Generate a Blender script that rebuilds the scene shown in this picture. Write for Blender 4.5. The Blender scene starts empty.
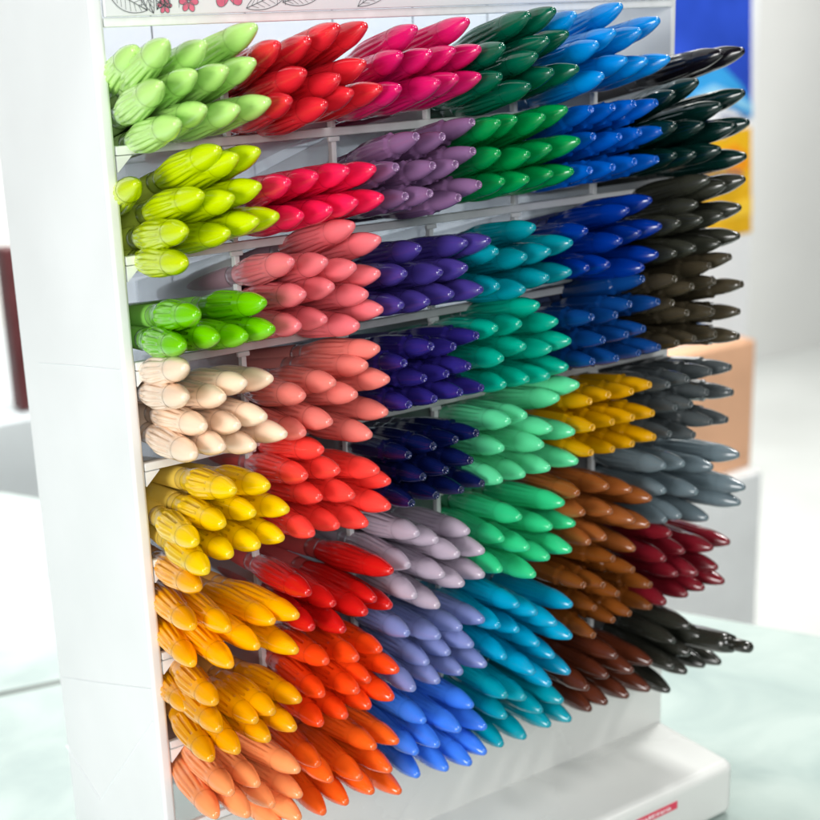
import bpy, math, random
import numpy as np
from mathutils import Vector, Matrix
random.seed(7)
S = bpy.context.scene
COL = S.collection

# ------------------------------------------------------------------ camera from the vanishing points
VP1 = np.array([2500., -60.]); VPV = np.array([560., 5000.]); PP = np.array([410., 410.])
F = math.sqrt(-np.dot(VP1-PP, VPV-PP))
def nrm(v): return v/np.linalg.norm(v)
D1 = nrm(np.array([*(VP1-PP), F])); DV = nrm(np.array([*(VPV-PP), F])); D3 = np.cross(D1, DV)
def ray(px, py): return np.array([(px-410)/F, (py-410)/F, 1.0])
P0 = ray(104, 32)*0.40                     # inner top left corner of the rack's front
# rack frame: X right along the front, Y into the rack, Z up
Rm = np.array([D1, D3, -DV])               # rows: world axes in camera coords
CAM = -Rm @ P0                             # camera position in the rack frame
def on_plane(px, py, Y):
    d = Rm @ ray(px, py)
    t = (Y - CAM[1])/d[1]
    return CAM + d*t
def on_z(px, py, Z):
    d = Rm @ ray(px, py); t = (Z-CAM[2])/d[2]
    return CAM + d*t
def on_x(px, py, X):
    d = Rm @ ray(px, py); t = (X-CAM[0])/d[0]
    return CAM + d*t
COLW = on_plane(666, 300, 0)[0]/6
H = -on_plane(168, 832, 0)[2]; ROWH = H/8
DEPTH = 0.086
def tilt(k): return .36-.052*k             # shelves fall towards the back, the upper ones more
print('F', F, 'COLW', COLW, 'ROWH', ROWH, 'CAM', CAM)
SKZ = on_plane(667, 718, 0)[2]             # foot of the skirt
BASE_OUT = -on_z(732, 762, SKZ)[1]
CTR = SKZ - 0.026                          # counter top
print('SKZ', SKZ, 'BASE_OUT', BASE_OUT)

cam_d = bpy.data.cameras.new('camera'); cam = bpy.data.objects.new('camera', cam_d); COL.objects.link(cam)
M = Matrix.Identity(4)
for i in range(3):
    M[i][0] = Rm[i][0]; M[i][1] = -Rm[i][1]; M[i][2] = -Rm[i][2]; M[i][3] = CAM[i]
cam.matrix_world = M
cam_d.sensor_width = 36; cam_d.lens = F/820*36; cam_d.clip_start = 0.01; cam_d.clip_end = 100
cam_d.dof.use_dof = True; cam_d.dof.focus_distance = 0.43; cam_d.dof.aperture_fstop = 15
S.camera = cam

# ------------------------------------------------------------------ materials
def lin(h):
    h = h.lstrip('#'); c = [int(h[i:i+2], 16)/255 for i in (0, 2, 4)]
    return tuple(x/12.92 if x <= .04045 else ((x+.055)/1.055)**2.4 for x in c)+(1,)
def mat(name, col, rough=.35, spec=.5, sss=0, sssr=(1, 1, 1), coat=0, noise=0, nscale=60, bump=0, bscale=400, trans=0):
    m = bpy.data.materials.new(name); m.use_nodes = True; nt = m.node_tree; b = nt.nodes['Principled BSDF']
    c = lin(col) if isinstance(col, str) else col
    b.inputs['Base Color'].default_value = c
    b.inputs['Roughness'].default_value = rough; b.inputs['Specular IOR Level'].default_value = spec
    b.inputs['Subsurface Weight'].default_value = sss; b.inputs['Subsurface Radius'].default_value = sssr
    b.inputs['Subsurface Scale'].default_value = .004
    b.inputs['Coat Weight'].default_value = coat; b.inputs['Coat Roughness'].default_value = .07
    b.inputs['Transmission Weight'].default_value = trans
    tc = nt.nodes.new('ShaderNodeTexCoord')
    if noise:
        n = nt.nodes.new('ShaderNodeTexNoise'); n.inputs['Scale'].default_value = nscale; n.inputs['Detail'].default_value = 5
        nt.links.new(tc.outputs['Object'], n.inputs['Vector'])
        mr = nt.nodes.new('ShaderNodeMapRange'); mr.inputs[1].default_value = .3; mr.inputs[2].default_value = .7
        mr.inputs[3].default_value = 1-noise; mr.inputs[4].default_value = 1+noise*.4
        nt.links.new(n.outputs['Fac'], mr.inputs[0])
        hs = nt.nodes.new('ShaderNodeHueSaturation'); hs.inputs['Color'].default_value = c
        nt.links.new(mr.outputs[0], hs.inputs['Value']); nt.links.new(hs.outputs[0], b.inputs['Base Color'])
        mr2 = nt.nodes.new('ShaderNodeMapRange'); mr2.inputs[1].default_value = .3; mr2.inputs[2].default_value = .7
        mr2.inputs[3].default_value = rough*.8; mr2.inputs[4].default_value = rough*1.3
        nt.links.new(n.outputs['Fac'], mr2.inputs[0]); nt.links.new(mr2.outputs[0], b.inputs['Roughness'])
    if bump:
        n2 = nt.nodes.new('ShaderNodeTexNoise'); n2.inputs['Scale'].default_value = bscale; n2.inputs['Detail'].default_value = 3
        nt.links.new(tc.outputs['Object'], n2.inputs['Vector'])
        bp = nt.nodes.new('ShaderNodeBump'); bp.inputs['Strength'].default_value = bump; bp.inputs['Distance'].default_value = .0004
        nt.links.new(n2.outputs['Fac'], bp.inputs['Height']); nt.links.new(bp.outputs[0], b.inputs['Normal'])
    return m
def acrylic(name, tint, clear=.72, rough=.12):
    m = bpy.data.materials.new(name); m.use_nodes = True; nt = m.node_tree; b = nt.nodes['Principled BSDF']
    out = nt.nodes['Material Output']
    b.inputs['Base Color'].default_value = tint; b.inputs['Roughness'].default_value = rough
    tr = nt.nodes.new('ShaderNodeBsdfTransparent'); tr.inputs['Color'].default_value = (.975, .98, .985, 1)
    mx = nt.nodes.new('ShaderNodeMixShader')
    fr = nt.nodes.new('ShaderNodeFresnel'); fr.inputs['IOR'].default_value = 1.45
    ma = nt.nodes.new('ShaderNodeMath'); ma.operation = 'MULTIPLY_ADD'; ma.inputs[1].default_value = .35; ma.inputs[2].default_value = 1-clear
    ma.use_clamp = True
    nt.links.new(fr.outputs[0], ma.inputs[0]); nt.links.new(ma.outputs[0], mx.inputs[0])
    nt.links.new(tr.outputs[0], mx.inputs[1]); nt.links.new(b.outputs[0], mx.inputs[2]); nt.links.new(mx.outputs[0], out.inputs['Surface'])
    return m
M_WHITE = mat('white_plastic', '#eef0f1', .38, noise=.04, nscale=18, bump=.15, bscale=90)
M_CARD = mat('white_card', '#e6e8ea', .6, noise=.05, nscale=12)
M_EDGE = mat('frosted_edge', '#f4f6f6', .35, noise=.08, nscale=200)
M_BACK = mat('back_card', '#e4e9ee', .55, noise=.06, nscale=25)
M_SEAM = mat('grey_seam', '#8d949c', .6)
M_BASE = mat('base_plastic', '#dfe1dd', .25, noise=.03, nscale=10)
b_ = M_BACK.node_tree; tl_ = b_.nodes.new('ShaderNodeBsdfTranslucent'); tl_.inputs[0].default_value = (.9, .93, .97, 1)
mx_ = b_.nodes.new('ShaderNodeMixShader'); mx_.inputs[0].default_value = .5
b_.links.new(b_.nodes['Principled BSDF'].outputs[0], mx_.inputs[1]); b_.links.new(tl_.outputs[0], mx_.inputs[2]); b_.links.new(mx_.outputs[0], b_.nodes['Material Output'].inputs['Surface'])
M_ACR = acrylic('clear_acrylic', (.80, .83, .85, 1), .93)
M_ACRT = acrylic('tray_acrylic', (.80, .83, .85, 1), .90)

# ------------------------------------------------------------------ mesh helpers
def mk(name, V, Fc, m, parent=None, smooth=False, loc=None):
    me = bpy.data.meshes.new(name); me.from_pydata([tuple(v) for v in V], [], Fc)
    for x in (m if isinstance(m, (list, tuple)) else [m]): me.materials.append(x)
    if smooth: me.polygons.foreach_set('use_smooth', [True]*len(me.polygons))
    me.update()
    o = bpy.data.objects.new(name, me); COL.objects.link(o)
    if parent: o.parent = parent
    return o
def boxes(name, bs, m, parent=None, bevel=0, segs=2):
    V, Fc = [], []
    for (x0, x1, y0, y1, z0, z1) in bs:
        k = len(V)
        V += [(x, y, z) for z in (z0, z1) for y in (y0, y1) for x in (x0, x1)]
        Fc += [[k+i for i in f] for f in ((0, 2, 3, 1), (4, 5, 7, 6), (0, 1, 5, 4), (2, 6, 7, 3), (0, 4, 6, 2), (1, 3, 7, 5))]
    o = mk(name, V, Fc, m, parent)
    if bevel:
        b = o.modifiers.new('bevel', 'BEVEL'); b.width = bevel; b.segments = segs; b.limit_method = 'ANGLE'
        o.data.polygons.foreach_set('use_smooth', [True]*len(o.data.polygons))
        w = o.modifiers.new('wn', 'WEIGHTED_NORMAL'); w.keep_sharp = True
    return o
def shear_plate(name, x0, x1, y0, y1, z, th, m, parent, tl=0):
    f = lambda y: z - tl*y
    V = [(x, y, f(y)+d) for d in (0, -th) for y in (y0, y1) for x in (x0, x1)]
    return mk(name, V, [(0, 1, 3, 2), (4, 6, 7, 5), (0, 4, 5, 1), (2, 3, 7, 6), (0, 2, 6, 4), (1, 5, 7, 3)], m, parent)
def empty(name, loc, label, cat, group=None):
    o = bpy.data.objects.new(name, None); COL.objects.link(o); o.location = loc; o.empty_display_size = .005
    o['label'] = label; o['category'] = cat
    if group: o['group'] = group
    return o

# ------------------------------------------------------------------ rack
rack = empty('display_rack', (0, 0, 0), 'white display rack whose clear compartments hold all the coloured pens', 'display rack')
W = COLW*6
TOPZ = 0.075
PT = 0.0042
BOT = SKZ
boxes('side_panel', [(-PT, 0, -.0006, DEPTH+.012, CTR, TOPZ)], M_WHITE, rack, .0012, 4)
boxes('side_panel', [(W, W+PT*.6, .0006, DEPTH+.012, CTR, TOPZ-.002)], M_WHITE, rack, .0006, 3)
boxes('back_panel', [(0, W, DEPTH+.0005, DEPTH+.004, BOT, TOPZ-.003)], M_BACK, rack)
# seams printed on the back card, one per column and a few across
sb = []
for c in range(6):
    for q in (.38,):
        x = (c+q)*COLW; sb.append((x, x+.0005, DEPTH+.0001, DEPTH+.0004, BOT+.01, TOPZ-.01))
for r in range(9):
    z = -r*ROWH-tilt(r)*DEPTH+.012; sb.append((0.001, W-.001, DEPTH-.0003, DEPTH, z, z+.0006))
boxes('panel_seam', sb, M_SEAM, rack)
# floors of the rows: front rail and clear tray
for r in range(9):
    z = -r*ROWH
    o = shear_plate('shelf', .0003, W-.0003, .0022, DEPTH, z, .0012, M_ACRT, rack, tilt(r)) if r else rack
    rz = z+(.0036 if r == 0 else 0)
    boxes('front_rail', [(.0002, W-.0002, -.0002, .0018, rz-.0024, rz+.0004)], M_EDGE, o, .0004)
    # small moulded hooks under each rail, where the dividers clip in
    for c in range(1, 6):
        x = c*COLW
        if r < 8: boxes('clip_block', [(x-.0022, x+.0022, .0001, .0016, z-.0042, z-.0026)], M_EDGE, o, .0003)
for r in range(8):
    z1 = -r*ROWH-.0026; z0 = -(r+1)*ROWH+.0006
    for c in range(1, 6):
        x = c*COLW
        V = []
        for y, (a, b) in ((.003, (z0, z1)), (DEPTH, (z0-tilt(r+1)*DEPTH+.002, z1-tilt(r)*DEPTH))):
            V += [(x-.0004, y, a), (x+.0004, y, a), (x+.0004, y, b), (x-.0004, y, b)]
        o = mk('divider', V, [(0, 1, 2, 3), (4, 7, 6, 5), (0, 4, 5, 1), (2, 6, 7, 3), (0, 3, 7, 4), (1, 5, 6, 2)], M_ACR, rack)
        boxes('divider_edge', [(x-.0009, x+.0009, .0004, .0030, z0-.0002, z1-.0017)], M_EDGE, o, .0002)
# corner brackets against the left panel
for r in range(1, 8):
    z = -r*ROWH
    mk('corner_bracket', [(.0002, -.0004, z-.0026), (.0002, -.0004, z-.0075), (.0052, -.0004, z-.0026), (.0002, .001, z-.0026), (.0002, .001, z-.0075), (.0052, .001, z-.0026)],
       [(0, 1, 2), (3, 5, 4), (0, 3, 4, 1), (1, 4, 5, 2), (2, 5, 3, 0)], M_EDGE, rack)
# header board with flower print
hdr = boxes('header_board', [(.0004, W-.0004, -.0010, .0012, .0042, TOPZ)], M_CARD, rack, .0003)
M_INK = mat('grey_ink', '#74787c', .6); M_PINK = mat('pink_ink', '#e0708a', .6, noise=.2, nscale=300); M_GRN = mat('green_ink', '#7fae92', .6)
class Ink:
    def __init__(s): s.V = []; s.F = []
    def poly(s, pts, w=.00022, closed=False):
        n = len(pts)
        k = len(s.V)
        for i in range(n):
            a = Vector(pts[max(i-1, 0)]); b = Vector(pts[min(i+1, n-1)]); t = (b-a); t = t.normalized() if t.length else Vector((1, 0))
            p = Vector(pts[i]); q = Vector((-t.y, t.x))*w/2
            for u in (p+q, p-q): s.V.append((u.x, -.00115, u.y+.004))
        for i in range(n-1): s.F.append((k+2*i, k+2*i+1, k+2*i+3, k+2*i+2))
    def fill(s, pts, y=-.00108):
        k = len(s.V); s.V += [(p[0], y, p[1]+.004) for p in pts]; s.F.append(tuple(range(k, k+len(pts))))
def leaf(L, x, z, a, ln, wd, veins=6):
    ca, sa = math.cos(a), math.sin(a); T = lambda u, v: (x+u*ca-v*sa, z+u*sa+v*ca)
    up = [T(ln*i/14, wd*math.sin(math.pi*i/14)**.8) for i in range(15)]
    dn = [T(ln*i/14, -wd*math.sin(math.pi*i/14)**.8) for i in range(15)]
    L.poly(up); L.poly(dn); L.poly([T(0, 0), T(ln, 0)])
    for i in range(1, veins):
        u = ln*i/veins
        for sg in (1, -1): L.poly([T(u, 0), T(u+ln*.12, sg*wd*math.sin(math.pi*min(1, (u+ln*.1)/ln))*.85)], .00014)
def flower(L, Pk, x, z, r):
    for k in range(6):
        a = k*math.pi/3+random.uniform(-.1, .1)
        c = (x+math.cos(a)*r*.6, z+math.sin(a)*r*.6)
        pts = [(c[0]+math.cos(t)*r*.5*math.cos(a)-math.sin(t)*r*.32*math.sin(a), c[1]+math.cos(t)*r*.5*math.sin(a)+math.sin(t)*r*.32*math.cos(a)) for t in np.linspace(0, 2*math.pi, 17)[:-1]]
        Pk.fill(pts, -.00104-.00001*k); L.poly(pts+[pts[0]], .00018)
ink, pk, gn = Ink(), Ink(), Ink()
rnd = random.Random(3)
for i in range(22):
    x = .012+i*(W-.03)/22; z = .002+rnd.uniform(0, .004)
    leaf(ink if i % 5 else gn, x, z+rnd.uniform(0, .01), rnd.uniform(.5, 2.6), rnd.uniform(.010, .018), rnd.uniform(.0018, .003))
    for q in range(2): ink.poly([(x+q*.003+.0015*math.sin(t*3), z+t*.05) for t in np.linspace(0, 1, 16)], .00016)
for x, z, r in ((.0195, .0030, .0022), (.0275, .0040, .0030), (.041, .0085, .0065), (.073, .008, .004), (.15, .0085, .004)):
    pk = Ink(); flower(ink, pk, x, z, r); mk('flower_print', pk.V, pk.F, M_PINK, hdr)
for x, z, a, ln, wd in ((.0015, .0085, -.5, .014, .0035), (.011, .013, -1.2, .013, .0022), (.024, .014, -2.1, .014, .0024), (.047, .0015, .35, .018, .003), (.060, .003, .2, .016, .0026), (.088, .001, .5, .02, .0028), (.105, .004, 2.7, .02, .003)): leaf(ink, x, z, a, ln, wd, 9)
for x in (.02, .07, .12, .16):
    pk = Ink(); flower(ink, pk, x, .028+rnd.uniform(0, .02), .009); mk('flower_print', pk.V, pk.F, M_PINK, hdr)
mk('leaf_print', ink.V, ink.F, M_INK, hdr); mk('green_leaf_print', gn.V, gn.F, M_GRN, hdr)
# skirt and stepped base
boxes('skirt', [(.0004, W+PT*.6-.0002, -.0003, .003, SKZ-.001, -8*ROWH-.0028)], M_BASE, rack, .0003)
base = boxes('base', [(-PT*.2, W+PT*1.0, -BASE_OUT, .06, CTR+.0003, SKZ)], M_BASE, rack, .0045, 5)
# red sticker with white lettering on the base front
M_RED = mat('sticker_red', '#e0425c', .4); M_LET = mat('sticker_white', '#f6e3e6', .4)
p1 = on_plane(641, 818, -BASE_OUT); p2 = on_plane(677, 799, -BASE_OUT)
st = boxes('sticker', [(p1[0]-.003, p2[0], -BASE_OUT-.0003, -BASE_OUT-.0001, p2[2]-.0042, p2[2]-.0008)], M_RED, base)
lt = []
xx = p1[0]-.001
rl = random.Random(5)
while xx < p2[0]-.0035:
    w = rl.uniform(.0009, .0016); zz = p2[2]-.0033
    lt.append((xx, xx+.0003, -BASE_OUT-.0005, -BASE_OUT-.00035, zz, zz+.0016))
    lt.append((xx+.00035, xx+w-.0003, -BASE_OUT-.0005, -BASE_OUT-.00035, zz+rl.choice((0, .0007, .0013)), zz+.0003+rl.choice((.0007, .0013))))
    xx += w+.0002
boxes('sticker_lettering', lt, M_LET, st)
# faint fold lines on the left panel
M_FOLD = mat('fold_plastic', '#e4e8ea', .5)
for pts in (((60, 677), (100, 683), (150, 689)), ((38, 363), (80, 366), (120, 370)), ((66, 746), (100, 800), (152, 722))):
    q = [on_x(x, y, -PT-.0003) for x, y in pts]; V = []; Fc = []
    for i, p in enumerate(q):
        V += [(-PT-.0003, p[1], p[2]+.00016), (-PT-.0001, p[1], p[2]-.00016), (-PT+.0002, p[1], p[2]-.00016), (-PT+.0002, p[1], p[2]+.00016)]
    for i in range(len(q)-1):
        for k in range(4): Fc.append((4*i+k, 4*i+(k+1) % 4, 4*i+4+(k+1) % 4, 4*i+4+k))
    Fc += [(0, 1, 2, 3), tuple(4*len(q)-4+k for k in (3, 2, 1, 0))]
    mk('panel_fold', V, Fc, M_FOLD, rack)

# ------------------------------------------------------------------ pens
def sm(a, b, x):
    x = max(0, min(1, (x-a)/(b-a))); return x*x*(3-2*x)
CL = .040; NS = .0285      # cap length; start of the smooth nose
def cap_r(kind, t):
    if kind == 'slim':
        body = .0037+.0006*sm(0, .010, t)-.0007*sm(.013, .030, t)
    else:
        body = .0037+.0011*sm(0, .012, t)-.00110*sm(.012, .031, t)
    return body
def ring_mesh(ts, rf, seg):
    V = []; Fc = []
    for i, t in enumerate(ts):
        for j in range(seg):
            a = 2*math.pi*j/seg; r = rf(t, a); r *= 1.05; V.append((r*math.cos(a), r*math.sin(a), t-CL))
    for i in range(len(ts)-1):
        for j in range(seg):
            k = (j+1) % seg; Fc.append((i*seg+j, i*seg+k, (i+1)*seg+k, (i+1)*seg+j))
    return V, Fc
def sleeve(kind, seg):
    def rf(t, a):
        r = cap_r(kind, t)
        if kind == 'fluted':
            w = sm(.004, .008, t)*(1-sm(.022, .0275, t)); g = sm(-.2, .8, math.cos(14*a))
            r -= .00058*w*g
        elif kind == 'slotted':
            w = sm(.0085, .0098, t)*(1-sm(.0235, .0245, t)); g = sm(.0, .5, math.cos(12*a))
            r -= .00065*w*g+.00012*sm(.0236, .0245, t)
        elif kind == 'slim':
            w = sm(.004, .006, t)*(1-sm(.0262, .0268, t)); g = sm(.3, .8, math.cos(8*a))
            up = sm(.0235, .0255, t)
            r += .00026*w*g*(1+.8*up)
            r -= .00045*sm(.0262, .0270, t)
        return r
    ts = [t if t < .02 else .02+(t-.02)*(NS-.02)/.0075 for t in [0, .001, .002, .004, .006, .0075, .0085, .0092, .0098, .012, .014, .016, .018, .020, .022, .0235, .0240, .0245, .0255, .0262, .0267, .0270, .0275]]
    V, Fc = ring_mesh(ts, rf, seg)
    # turned-in mouth
    k = len(V)
    for j in range(seg):
        a = 2*math.pi*j/seg; V.append((.0032*math.cos(a), .0032*math.sin(a), .0006-CL))
    for j in range(seg): Fc.append((j, k+j, k+(j+1) % seg, (j+1) % seg))
    return V, Fc
def nose(kind, seg):
    r0 = cap_r(kind, NS)-(.00038 if kind == 'slim' else (.00012 if kind == 'slotted' else .0))
    L = CL-NS
    V = []; Fc = []
    prof = [(NS-.0010, r0-.0010), (NS-.0002, r0-.00009), (NS, r0-.00005), (NS+.0003, r0-.00004), (NS+.0005, r0-.00004)]
    rt = .00140; r0 -= .00004
    for i in range(1, 12):
        x = i/12; prof.append((NS+.0005+(L-.0014)*x, rt+(r0-rt)*(1-x**1.6)**.97))
    te = NS+L-.0009-.0002
    if kind == 'slim':
        prof += [(te, rt*1.0), (te+.0004, rt*.98), (te+.0007, rt*.9), (te+.0008, rt*.7), (te+.0004, rt*.55), (te+.0003, rt*.3)]
    else:
        prof += [(te+.0001, rt*.99), (te+.0005, rt*.88), (te+.0009, rt*.58), (te+.0010, rt*.3)]
    for t, r in prof:
        for j in range(seg):
            a = 2*math.pi*j/seg; V.append((1.05*r*math.cos(a), 1.05*r*math.sin(a), t-CL))
    for i in range(len(prof)-1):
        for j in range(seg):
            k = (j+1) % seg; Fc.append((i*seg+j, i*seg+k, (i+1)*seg+k, (i+1)*seg+j))
    k0 = (len(prof)-1)*seg; Fc.append(tuple(k0+j for j in range(seg)))
    return V, Fc
PL = .119
def barrel(kind, seg):
    prof = [(-.006, .0034), (.0005-CL+.040, .0034)]
    prof = [(.003, .0033), (0, .0036), (-.004, .0037), (-.006, .0037), (-.0062, .0035), (-.0068, .0035), (-.007, .0038), (-.060, .0038), (-.066, .0036), (-.0705, .0035), (-.071, .0032), (-.078, .0030), (-.079, .0022)]
    V = []; Fc = []
    for t, r in prof:
        for j in range(seg):
            a = 2*math.pi*j/seg; V.append((r*math.cos(a), r*math.sin(a), t-CL))
    for i in range(len(prof)-1):
        for j in range(seg):
            k = (j+1) % seg; Fc.append((i*seg+j, (i+1)*seg+j, (i+1)*seg+k, i*seg+k))
    k0 = (len(prof)-1)*seg; Fc.append(tuple(k0+j for j in range(seg)))
    return V, Fc
GEO = {}
def geo(kind, hi):
    if (kind, hi) not in GEO:
        s = (144 if kind == 'slotted' else 112 if kind == 'fluted' else 96) if hi else 56
        d = dict(cap=sleeve(kind, s), nose=nose(kind, 40 if hi else 24), barrel=barrel(kind, 24 if hi else 14))
        if kind == 'slotted': d = {k: ([(x, y, z*.84) for x, y, z in v[0]], v[1]) for k, v in d.items()}
        GEO[kind, hi] = d
    return GEO[kind, hi]

WIN = dict(A1=(20, 0, 240), A2=(240, 0, 240), A3=(440, 0, 180), A4=(580, 0, 180), B1=(100, 200, 200), B2=(260, 180, 180), B3=(420, 160, 180), B4=(580, 160, 180),
           C1=(120, 350, 180), C2=(260, 330, 180), C3=(420, 320, 180), C4=(580, 320, 180), D1=(130, 500, 180), D2=(260, 490, 180), D3=(420, 480, 180), D4=(580, 480, 180),
           E1=(130, 640, 180), E2=(260, 640, 180), E3=(420, 640, 180), E4=(560, 600, 220))
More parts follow.
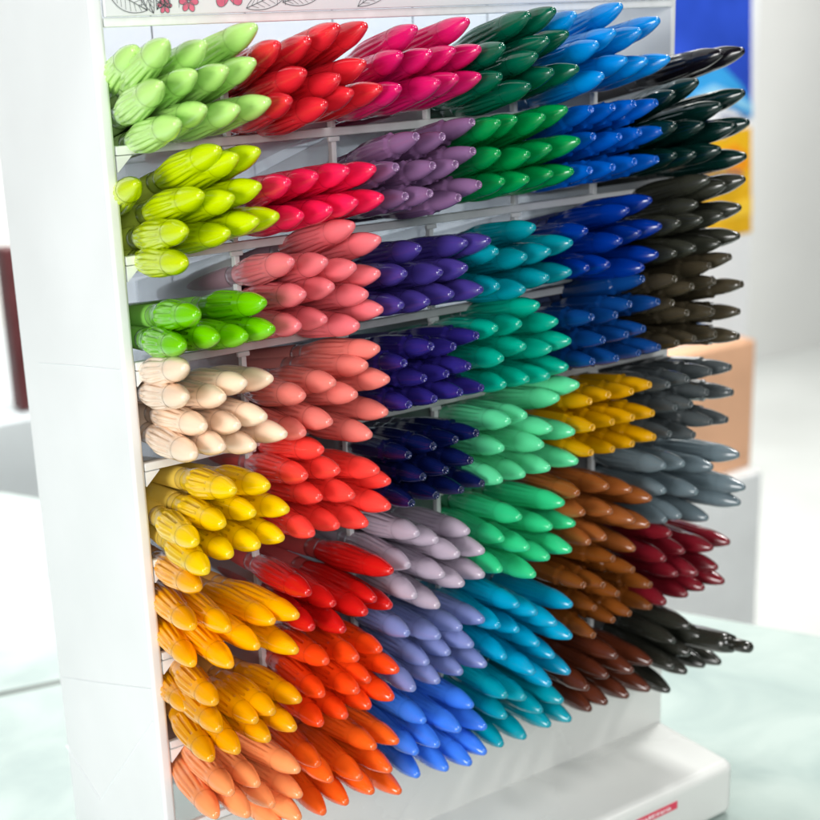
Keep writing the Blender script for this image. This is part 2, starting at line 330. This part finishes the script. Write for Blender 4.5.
# (column, row): colour word, colour, cap kind, tips of its pens layer by layer
B = {
(1,1): ('pale lime', '#bae680', 'fluted', 'A1 395,165 500,145 630,150 805,90 / 480,290 595,250 705,235 800,210 / 540,420 630,370 745,370 A2 100,345'),
(1,2): ('yellow lime', '#c4d800', 'fluted', 'A1 400,625 680,510 740,535 815,515 / 620,665 725,675 818,635 / B1 350,125 525,135 645,85 728,65 / 350,258'),
(1,3): ('leaf green', '#70c400', 'slotted', 'B1 400,470 675,420 / 340,600 480,565 598,560 710,530'),
(1,4): ('cream', '#fadcc0', 'fluted', 'C1 300,80 / 300,215 472,215 570,150 690,130 / 385,350 540,345 662,305 / 340,480 470,445 612,440 755,385'),
(1,5): ('lemon yellow', '#f2c800', 'slotted', 'C1 520,640 675,620 / D1 425,110 565,60 718,45 / 300,195 460,250 585,210 695,175 / 350,325'),
(1,6): ('amber yellow', '#ffb000', 'fluted', 'D1 315,400 655,555 765,530 / 290,580 452,590 585,670 762,690 / 290,750 462,755'),
(1,7): ('golden', '#eda200', 'slotted', 'E1 390,285 655,330 775,275 / 265,315 410,410 575,370 752,405 / 372,545 492,510 632,455'),
(1,8): ('peach orange', '#ff9e62', 'fluted', 'E1 585,660 770,595 / 465,700 655,755 780,710 / 395,805 540,800 690,855 775,815'),
(2,1): ('crimson red', '#df2634', 'fluted', 'A2 130,150 235,135 335,90 430,85 / 220,245 338,265 425,215 / 170,340 293,355 383,315 482,300'),
(2,2): ('hot pink', '#f71f55', 'fluted', 'A2 165,620 260,600 368,580 460,575 / 210,735 310,715 398,690 487,675'),
(2,3): ('salmon pink', '#ec767e', 'fluted', 'B2 425,205 545,270 / 145,370 300,370 432,395 542,425 / 200,520 330,485 487,520 555,590 / 178,665 297,635 447,665'),
(2,4): ('coral', '#ec8076', 'fluted', 'C2 540,85 485,160 / 198,300 338,240 585,225 / 200,470 322,420 437,295 578,375 / 505,480'),
(2,5): ('scarlet', '#fc463e', 'fluted', 'C2 282,545 / 208,665 357,640 538,640 590,690 / 275,765 425,755 590,805 / D2 240,200 355,165 487,155'),
(2,6): ('deep red', '#cc1614', 'fluted', 'D2 603,370 525,500 / 225,470 338,520 485,560 598,530 / 240,630 383,640'),
(2,7): ('orange red', '#f84812', 'slotted', 'E2 305,100 443,85 550,45 / 287,250 445,235 497,185 628,140 / 280,385 392,350 500,305 605,265'),
(2,8): ('vivid orange', '#f8641a', 'fluted', 'E2 268,570 525,490 628,465 / 325,640 460,630 597,595 / 293,790 397,745 515,695 640,695'),
(3,1): ('magenta', '#d81668', 'fluted', 'A2 600,95 780,70 / 550,185 652,180 732,170 820,165 / 545,300 680,280 743,265 820,260'),
(3,2): ('dusty mauve', '#836089', 'slim', 'A2 605,465 695,465 797,415 / 535,570 662,565 740,560 800,515 / 568,670 652,660 750,675 820,630'),
(3,3): ('purple', '#413484', 'fluted', 'B2 728,310 B3 212,375 318,365 / B2 662,425 B3 97,510 212,490 / B2 648,570 B3 38,645 150,610 283,590'),
(3,4): ('violet', '#2a2274', 'slim', 'C2 660,150 C3 55,120 157,120 262,70 / 22,265 125,245 225,210 / C2 682,340 C3 70,360 188,330 285,310'),
(3,5): ('navy', '#0a1444', 'slim', 'C2 680,570 C3 65,575 167,545 262,515 / 18,715 122,685 235,640 / C2 695,790 C3 78,800 193,775 288,745'),
(3,6): ('mauve grey', '#b2a4b4', 'fluted', 'D2 720,200 D3 78,275 222,235 / D2 678,345 D3 108,435 177,340 290,325 / D2 710,485 D3 85,575 197,475 290,435'),
(3,7): ('periwinkle', '#7c88c0', 'fluted', 'D2 675,655 D3 88,715 187,675 290,640 / E3 35,105 133,60 240,25 / E2 702,225 E3 85,190 190,150 300,115'),
(3,8): ('cornflower blue', '#3f80ee', 'fluted', 'E2 750,370 E3 240,300 / E2 715,515 E3 85,480 182,410 300,400 / E2 722,620 E3 125,590 232,565 300,515'),
(4,1): ('dark green', '#005a42', 'fluted', 'A3 408,65 523,45 / 290,210 493,180 583,150 440,250 / 277,345 408,390 515,325 630,310'),
(4,2): ('grass green', '#008e46', 'fluted', 'A3 270,555 345,540 475,530 577,495 / 270,695 405,700 505,670 635,640 / B3 380,95 492,85 602,60 697,50'),
(4,3): ('teal', '#008a9a', 'fluted', 'B3 522,305 692,375 / 350,415 483,440 592,415 / 585,535 687,510 / 357,575 475,590'),
(4,4): ('turquoise', '#00a288', 'fluted', 'B3 540,660 625,735 / 348,765 458,745 / C3 375,175 478,120 597,130 685,95 / 387,295 493,270 588,255 672,215'),
(4,5): ('mint green', '#5ad096', 'fluted', 'C3 722,295 632,355 / 408,460 482,435 600,495 703,510 / 377,585 560,570 718,645 / 370,730 475,705 590,675'),
(4,6): ('emerald mint', '#30c684', 'fluted', 'D3 655,105 458,170 / 600,215 705,200 / 378,270 495,310 587,355 688,320 / 370,410 523,435'),
(4,7): ('bright cyan', '#009cc6', 'fluted', 'D3 692,570 447,570 530,605 / 360,665 447,685 620,655 690,715 / E3 388,80 540,20 610,75 / 520,150 595,205 682,150'),
(4,8): ('sea cyan', '#0096a8', 'fluted', 'E3 393,255 478,265 / 390,350 555,325 650,280 / 375,480 480,445 593,390 687,365'),
(5,1): ('sky blue', '#0088d8', 'fluted', 'A3 615,65 A4 190,25 362,90 / 80,200 160,145 277,140 / 105,345 212,270 307,275 408,265'),
(5,2): ('cobalt blue', '#0056b8', 'slim', 'A4 55,495 155,485 250,470 350,465 / 65,620 185,620 277,600 382,590 / 50,775 155,760 255,735 355,725'),
(5,3): ('royal blue', '#002c88', 'fluted', 'B4 222,225 325,180 / 30,320 190,365 277,330 370,300 / 38,490 133,475 290,490 355,430'),
(5,4): ('deep blue', '#0a3c7c', 'slim', 'B4 290,540 / 58,715 167,705 232,655 360,645 / C4 110,90 217,65 295,40 / 62,190 172,175 272,150 363,125'),
(5,5): ('ochre yellow', '#c89200', 'slim', 'C4 48,370 135,340 240,325 322,295 / 62,490 152,465 245,445 335,425 / 55,605 152,590 243,565 342,535'),
(5,6): ('light brown', '#905024', 'fluted', 'D3 722,60 D4 128,30 235,45 325,85 / D3 747,150 D4 145,145 248,185 315,205 / 45,285 118,265 250,315'),
(5,7): ('chestnut brown', '#7a4216', 'slim', 'D4 155,360 245,410 / 20,480 110,480 175,520 325,480 / 70,585 230,610 325,580 / 65,710 155,640'),
(5,8): ('dark brown', '#562818', 'fluted', 'E4 212,210 343,235 / 178,285 272,265 / 105,330 255,360 335,335 / 115,410 175,385'),
(6,1): ('black', '#120e16', 'fluted', 'A4 650,240 748,230'),
(6,2): ('bottle green', '#042420', 'fluted', 'A4 537,370 430,425 / 750,420 645,480 / 437,570 562,565 705,575 770,555 / 437,705 525,700 640,680 757,710'),
(6,3): ('dark olive', '#31322a', 'fluted', 'B4 590,85 665,110 752,85 / 535,200 733,215 / 455,285 557,270 655,250 / 437,425 527,400 640,380 727,345'),
(6,4): ('dark khaki', '#413a2c', 'slim', 'B4 687,440 595,480 / 437,540 515,575 615,550 742,565 / 425,650 493,695 610,690 727,690 / C4 447,105 525,85 622,65 725,75'),
(6,5): ('slate grey', '#4a5052', 'slim', 'C4 405,295 493,270 598,235 688,215 / 440,400 510,385 583,330 697,330 / 412,520 522,525 600,465 672,455'),
(6,6): ('blue grey', '#66757c', 'fluted', 'C4 388,665 475,655 605,670 725,615 / D4 388,50 535,55 730,105 752,35 / 393,185 460,165 583,175'),
(6,7): ('maroon', '#701420', 'fluted', 'D4 415,245 475,325 605,310 682,285 / 388,360 443,430 535,425 627,400 / 390,560 490,525 565,495 657,465'),
(6,8): ('charcoal', '#292a24', 'fluted', 'E4 428,155 485,100 537,140 / 485,200 600,235 / 423,250 472,270 540,245 / 408,340'),
}
STICK = .037
pens = []
for (c, r), (cw, hexc, kind, txt) in B.items():
    rows = [[]]; w = None; tk = txt.split()
    for t in tk:
        if t == '/': rows.append([])
        elif t in WIN: w = WIN[t]
        else:
            a, b_ = map(float, t.split(',')); rows[-1].append((w[0]+a*w[2]/820, w[1]+b_*w[2]/820))
    for L in rows: L.sort()
    rnd = random.Random(c*100+r)
    for li, L in enumerate(rows):
        for pi, (px, py) in enumerate(L):
            s = STICK+rnd.uniform(-.0025, .0025)
            for _ in range(60):
                p = on_plane(px, py, -s)
                u = p[0]-(c-1)*COLW
                if c == 1 and u < .000 and s > .016: s -= .001
                elif u > COLW+.001 and s < .052: s += .001
                else: break
            v = -p[2]-(r-1)*ROWH            # below the top of the compartment
            # rear end inside its own compartment
            uu = max(0, min(1, u/COLW)); dv = STICK+DEPTH
            ru = .007+uu*.014
            if c == 1: ru = .0150+uu*.001
            vv = max(0, min(1, (v+.004)/(ROWH+.006)))
            rv = .0080+vv*(ROWH-.0150)
            R = np.array([(c-1)*COLW+ru, DEPTH-.004, -((r-1)*ROWH+rv)-(tilt(r-1)+(tilt(r)-tilt(r-1))*vv)*(DEPTH-.004)])
            d = nrm(p-R)
            pens.append(dict(c=c, r=r, cw=cw, col=hexc, kind=kind, tip=p, d=d, li=li, nl=len(rows), pi=pi, n=len(L), px=(px, py), roll=rnd.uniform(0, 6.28)))
print('pens', len(pens))
depth = [(Rm.T @ (p['tip']-CAM))[2] for p in pens]
for p, z in zip(pens, depth): p['z'] = z
order = sorted(pens, key=lambda p: p['z']+(9 if p['px'][1] > 835 else 0))
for i, p in enumerate(order): p['own'] = i < 300

PM = {}
def pen_mats(hexc, cw):
    if hexc not in PM:
        nm = cw.replace(' ', '_')
        c = lin(hexc); lum = .3*c[0]+.6*c[1]+.1*c[2]
        cap = mat(nm+'_cap', c, .19, .5, .04 if lum > .1 else .0, (1.0, .8, .6), coat=.5, noise=.10, nscale=90, bump=.12, bscale=500)
        ns = mat(nm+'_nose', c, .15, .5, .04 if lum > .1 else .0, (1.0, .8, .6), coat=.6, noise=.06, nscale=90, bump=.06, bscale=500)
        if cw == 'salmon pink': c = lin('#a07888')
        bc = tuple(x*.72+.10*y for x, y in zip(c[:3], (.8, .75, .75)))+(1,)
        PM[hexc] = (cap, ns, mat(nm+'_barrel', bc, .2, .5, coat=.4, noise=.06, nscale=60))
    return PM[hexc]
def frame(p):
    z = Vector(p['d']); x = z.cross(Vector((.1, .2, 1))).normalized(); y = z.cross(x)
    R = Matrix((x, y, z)).transposed() @ Matrix.Rotation(p['roll'], 3, 'Z')
    m4 = R.to_4x4(); m4.translation = Vector(p['tip'])
    return m4
def make_mesh(name, g, m):
    me = bpy.data.meshes.new(name); me.from_pydata(g[0], [], g[1]); me.materials.append(m)
    me.polygons.foreach_set('use_smooth', [True]*len(me.polygons)); me.update()
    return me
ORD = ['first', 'second', 'third', 'fourth', 'fifth']
def label(p):
    n, i = p['n'], p['pi']
    if p['nl'] == 1: lay = ''
    else: lay = {0: 'top', p['nl']-1: 'bottom'}.get(p['li'], ORD[p['li']])
    if n == 1: pos = 'alone'
    elif i == 0: pos = 'leftmost'
    elif i == n-1: pos = 'rightmost'
    else: pos = ORD[i]+' from left'
    how = {'fluted': 'ribbed cap', 'slotted': 'slotted cap', 'slim': 'slim cap'}[p['kind']]
    return f"{p['cw']} pen with {how}, {pos} in the {lay} layer of its bundle"
protos = {}
ZB = -CL-.079
for p in [q for q in pens if q['own']]:
    key = (p['col'])
    grp = f"{p['cw']} pens in one compartment"
    if key not in protos:
        g = geo(p['kind'], True); mc, mn, mb = pen_mats(p['col'], p['cw'])
        e = bpy.data.objects.new('pen', None); e.empty_display_size = .004; COL.objects.link(e)
        cap = bpy.data.objects.new('cap', make_mesh('cap', g['cap'], mc)); COL.objects.link(cap); cap.parent = e
        ns = bpy.data.objects.new('cap_nose', make_mesh('cap_nose', g['nose'], mn)); COL.objects.link(ns); ns.parent = cap
        br = bpy.data.objects.new('barrel', make_mesh('barrel', g['barrel'], mb)); COL.objects.link(br); br.parent = e
        cap.location = (0, 0, -ZB); br.location = (0, 0, -ZB)
        protos[key] = (e, cap, ns, br)
    else:
        e0, c0, n0, b0 = protos[key]
        e = e0.copy(); COL.objects.link(e)
        cap = c0.copy(); COL.objects.link(cap); cap.parent = e
        ns = n0.copy(); COL.objects.link(ns); ns.parent = cap
        br = b0.copy(); COL.objects.link(br); br.parent = e
    e.matrix_world = frame(p) @ Matrix.Translation((0, 0, ZB))
    e['label'] = label(p); e['category'] = 'pen'; e['group'] = grp

# the remaining, farther pens as one object
VV = []; FF = []; MI = []; mats = []; off = 0
for p in [q for q in pens if not q['own']]:
    g = geo(p['kind'], False); ms = pen_mats(p['col'], p['cw']); m4 = np.array(frame(p))
    for part, m in zip(('cap', 'nose', 'barrel'), ms):
        if m not in mats: mats.append(m)
        mi = mats.index(m)
        v = np.array(g[part][0]) @ m4[:3, :3].T + m4[:3, 3]
        VV.append(v); FF += [tuple(i+off for i in f) for f in g[part][1]]; MI += [mi]*len(g[part][1]); off += len(v)
me = bpy.data.meshes.new('far_pens'); me.from_pydata(np.concatenate(VV).tolist(), [], FF)
for m in mats: me.materials.append(m)
me.polygons.foreach_set('material_index', MI); me.polygons.foreach_set('use_smooth', [True]*len(FF)); me.update()
fo = bpy.data.objects.new('pens', me); COL.objects.link(fo)
fo['kind'] = 'stuff'; fo['label'] = 'many green, blue, brown, grey and black pens packed in the right hand compartments'; fo['category'] = 'pens'

# the one pen lying out with its clip showing, lower right
e = empty('clip_pen', (0, 0, 0), 'dark grey pen with a long clip sticking out at far lower right', 'pen')
tip = on_plane(752, 648, -.060); R = np.array([5.45*COLW, .05, -7.45*ROWH-.012]); d = nrm(tip-R)
mc, mn, mb = pen_mats('#292a24', 'charcoal')
mm = dict(tip=tip, d=d, roll=1.2)
e.matrix_world = frame(mm) @ Matrix.Translation((0, 0, -.11))
def lathe(name, prof, m, parent, seg=32):
    V = [(r*math.cos(2*math.pi*j/seg), r*math.sin(2*math.pi*j/seg), t) for t, r in prof for j in range(seg)]
    Fc = [(i*seg+j, i*seg+(j+1) % seg, (i+1)*seg+(j+1) % seg, (i+1)*seg+j) for i in range(len(prof)-1) for j in range(seg)]
    Fc += [tuple(range(seg))[::-1], tuple((len(prof)-1)*seg+j for j in range(seg))]
    return mk(name, V, Fc, m, parent, True)
lathe('barrel', [(0, .002), (.002, .0036), (.065, .0038), (.067, .0036)], mb, e)
lathe('grip', [(.067, .0040), (.068, .0048), (.085, .0048), (.096, .0044), (.1005, .0036)], mc, e)
lathe('push_button', [(.0995, .0027), (.106, .0026), (.109, .0022), (.110, .0012)], mn, e)
boxes('clip', [(-.0009, .0009, .0054, .0063, .062, .098), (-.0009, .0009, .0034, .0056, .0945, .098)], mat('steel_clip', '#aab0b4', .25, .8), e, .0003)

# ------------------------------------------------------------------ setting: counter, wall, poster
def tile_mat():
    m = bpy.data.materials.new('marble_tile'); m.use_nodes = True; nt = m.node_tree; b = nt.nodes['Principled BSDF']
    tc = nt.nodes.new('ShaderNodeTexCoord'); n = nt.nodes.new('ShaderNodeTexNoise'); n.inputs['Scale'].default_value = 16; n.inputs['Detail'].default_value = 9; n.inputs['Distortion'].default_value = .5
    cr = nt.nodes.new('ShaderNodeValToRGB'); cr.color_ramp.elements[0].position = .35; cr.color_ramp.elements[1].position = .65
    cr.color_ramp.elements[0].color = lin('#93a39f'); cr.color_ramp.elements[1].color = lin('#adbab4')
    nt.links.new(tc.outputs['Object'], n.inputs['Vector']); nt.links.new(n.outputs['Fac'], cr.inputs[0])
    br = nt.nodes.new('ShaderNodeTexBrick'); br.offset = 0; br.inputs['Scale'].default_value = 1; br.inputs['Brick Width'].default_value = .33; br.inputs['Row Height'].default_value = .33
    br.inputs['Mortar Size'].default_value = .0035; br.inputs['Mortar'].default_value = lin('#59645f')
    mp = nt.nodes.new('ShaderNodeMapping'); mp.inputs['Location'].default_value = (.11, .07, 0); mp.inputs['Rotation'].default_value = (0, 0, .2)
    nt.links.new(tc.outputs['Object'], mp.inputs[0]); nt.links.new(mp.outputs[0], br.inputs['Vector'])
    nt.links.new(cr.outputs[0], br.inputs['Color1']); nt.links.new(cr.outputs[0], br.inputs['Color2']); nt.links.new(br.outputs['Color'], b.inputs['Base Color'])
    b.inputs['Roughness'].default_value = .2
    return m
FZ = CTR-.75
ea = Vector((.378, .097)); ed = Vector((-.243, .459)).normalized(); e1 = ea+ed*2.2; e2 = ea-ed*2.2
poly = [(e1.x, e1.y), (-2.6, e1.y), (-2.6, e2.y), (e2.x, e2.y)]
V = [(x, y, CTR) for x, y in poly]+[(x, y, CTR-.03) for x, y in poly]
ct = mk('counter', V, [(0, 1, 2, 3), (7, 6, 5, 4)]+[(i, 4+i, 4+(i+1) % 4, (i+1) % 4) for i in range(4)], tile_mat())
bv = ct.modifiers.new('bevel', 'BEVEL'); bv.width = .004; bv.segments = 3
ct['kind'] = 'structure'; ct['label'] = 'pale marble tiled counter under the rack'
wl = boxes('wall', [(-6, 7, 2.4, 2.5, FZ, 3)], mat('pale_wall', '#e8e9e6', .8, noise=.05, nscale=1.5))
wl['kind'] = 'structure'
fl = boxes('floor', [(-6, 7, -3, 2.4, FZ-.05, FZ)], mat('pale_floor', '#c6c9c6', .5, noise=.1, nscale=3)); fl['kind'] = 'structure'

# poster board behind the rack on the right: built in its own plane facing the camera side
PY = .95
def pp(px, py):
    q = on_plane(px, py, PY); return (q[0], q[2])
def sheet(name, pts, y, m, parent=None, th=.002):
    n = len(pts); V = [(x, y, z) for x, z in pts]+[(x, y+th, z) for x, z in pts]
    Fc = [tuple(range(n)), tuple(range(2*n-1, n-1, -1))]+[(i, n+i, n+(i+1) % n, (i+1) % n) for i in range(n)]
    return mk(name, V, Fc, m, parent)
tl = pp(640, -60); tr = pp(775, -60); bl = pp(600, 420); brp = pp(775, 420)
PB = FZ+.001
poster = empty('poster_board', (tl[0], PY, PB), 'blurred blue, white and yellow poster board standing behind right of rack', 'poster')
def rel(o): o.location = (-tl[0], -PY, -PB); return o
x0, x1 = tl[0], pp(752, 200)[0]
rel(boxes('board', [(x0, x1, PY, PY+.006, PB, pp(700, -80)[1])], mat('poster_white', '#f2f5f6', .5, noise=.05, nscale=9), poster))
def curve_patch(name, pix, col, y, noise=.1):
    return rel(sheet(name, [pp(*q) for q in pix], PY-y, mat(name, col, .45, noise=noise, nscale=14), poster, .0005))
curve_patch('blue_field', [(610, -70), (751, -70), (751, 112), (735, 106), (715, 98), (690, 92), (660, 92), (610, 96)], '#2b50c8', .001, .25)
curve_patch('cyan_wave', [(640, 100), (672, 70), (700, 62), (722, 66), (740, 84), (751, 104), (751, 118), (730, 108), (700, 104), (670, 110), (640, 116)], '#3aa6ea', .002, .25)
curve_patch('pale_swirl', [(690, 96), (712, 84), (733, 92), (751, 106), (751, 112), (728, 102), (706, 100)], '#8fd0f2', .003)
curve_patch('yellow_field', [(700, 128), (722, 138), (735, 130), (751, 127), (751, 232), (728, 236), (700, 232), (672, 215), (660, 205), (690, 190), (715, 160)], '#f4bd1c', .001, .25)
curve_patch('orange_spot', [(722, 150), (735, 144), (745, 152), (748, 166), (738, 176), (726, 170)], '#f59a14', .002)
curve_patch('yellow_band', [(690, 200), (720, 208), (751, 196), (751, 214), (715, 222), (690, 214)], '#ffd23c', .002)
rng = random.Random(4); inkb = []
for (ax, ay, bx, n) in ((718, 115, 748, 7), (700, 170, 742, 10)):
    for k in range(n):
        px = ax+(bx-ax)*k/n; py = ay+rng.uniform(-1, 1); h = rng.uniform(3, 6)
        a = pp(px, py); b2 = pp(px+1.4, py+h); inkb.append((a[0], b2[0], PY-.0035, PY-.003, b2[1], a[1]))
        a = pp(px, py+h-2); b2 = pp(px+3, py+h-.8); inkb.append((a[0], b2[0], PY-.0033, PY-.0028, b2[1], a[1]))
rel(boxes('poster_lettering', inkb, mat('poster_ink', '#33508e', .5), poster))
# peach carton leaning lower down
CY = .78
cq = lambda px, py: on_plane(px, py, CY)
carton = boxes('carton', [(0, cq(751, 470)[0]-cq(640, 470)[0], 0, .04, 0, cq(700, 352)[2]-cq(700, 482)[2])], mat('peach_card', '#ecb892', .6, noise=.12, nscale=12), None, .004)
carton.location = (cq(640, 470)[0], CY, cq(700, 482)[2]); carton['label'] = 'blurred peach coloured carton behind the grey pens'; carton['category'] = 'carton'
CB = cq(700, 482)[2]
sb_ = boxes('lower_carton', [(0, cq(751, 470)[0]-cq(610, 470)[0], -.02, .06, 0, CB-FZ-.0015)], mat('pale_blue_card', '#f4f8f8', .5, noise=.08, nscale=12), None, .004)
sb_.name = 'carton'; sb_.location = (cq(610, 470)[0], CY, FZ+.001); sb_['label'] = 'tall pale blue white carton standing on floor under the peach carton'; sb_['category'] = 'carton'
# dark red box far left
lb = on_plane(21, 412, .9); lr = on_plane(37, 412, .9); lt_ = on_plane(30, 246, .9)
rb = boxes('storage_box', [(0, lr[0]-lb[0], 0, .025, 0, lt_[2]-lb[2])], mat('dark_red', '#5c2a2c', .5, noise=.3, nscale=30), None, .003)
rb.location = (lb[0], .9, lb[2]); rb['label'] = 'dark red box just visible past the left side panel'; rb['category'] = 'box'
rc = boxes('cabinet', [(-.6, lr[0]-lb[0]+.5, -.02, .4, 0, lb[2]-FZ-.002)], mat('cabinet_white', '#d4dbdc', .5, noise=.08, nscale=8), None, .004)
rc.location = (lb[0], .9, FZ+.001); rc['label'] = 'pale cabinet beyond the counter carrying the dark red box'; rc['category'] = 'cabinet'

# ------------------------------------------------------------------ light
w = bpy.data.worlds.new('World'); S.world = w; w.use_nodes = True
w.node_tree.nodes['Background'].inputs[0].default_value = (.86, .93, 1, 1); w.node_tree.nodes['Background'].inputs[1].default_value = .07
def area(name, loc, tgt, sx, sy, power, col):
    l = bpy.data.lights.new(name, 'AREA'); l.shape = 'RECTANGLE'; l.size = sx; l.size_y = sy; l.energy = power; l.color = col
    o = bpy.data.objects.new(name, l); COL.objects.link(o); o.location = loc
    o.rotation_euler = (Vector(tgt)-Vector(loc)).to_track_quat('-Z', 'Y').to_euler()
    return o
area('window_light', (-1.0, -.42, -.02), (.03, 0, -.12), .5, .5, 11.2, (1, .985, .97))
area('front_fill', (-.35, -1.15, .35), (.12, 0, -.1), .40, .40, 5.6, (.97, .99, 1))  # added camera-side fill that lifts the rails and pen tips, no real window
area('ceiling_lamp', (.12, -.60, 1.05), (.12, 0, -.1), .30, .30, 5.8, (1, .98, .95))
area('ceiling_lamp', (.95, -.85, .75), (.12, 0, -.1), .14, .14, 4.4, (1, .98, .95))
area('rear_fill', (.12, .75, .45), (.10, .08, -.12), .35, .35, 11, (.97, .99, 1))  # unseen light added behind the rack, brightens the gaps through the back card
area('backdrop_fill', (.75, .25, .75), (.95, .95, -.2), .3, .3, 18, (1, .99, .97))  # invented fill, only there to brighten the poster and cartons
area('wall_fill', (1.3, 1.5, 1.1), (1.9, 2.4, .2), .8, .8, 90, (1, .99, .97))  # extra light put in to whiten the far wall, not a fixture

S.render.engine = 'CYCLES'
S.view_settings.view_transform = 'Standard'; S.view_settings.look = 'None'; S.view_settings.exposure = 0; S.view_settings.gamma = 1
S.render.resolution_x = 1024; S.render.resolution_y = 1024
S.cycles.max_bounces = 8; S.cycles.transparent_max_bounces = 24
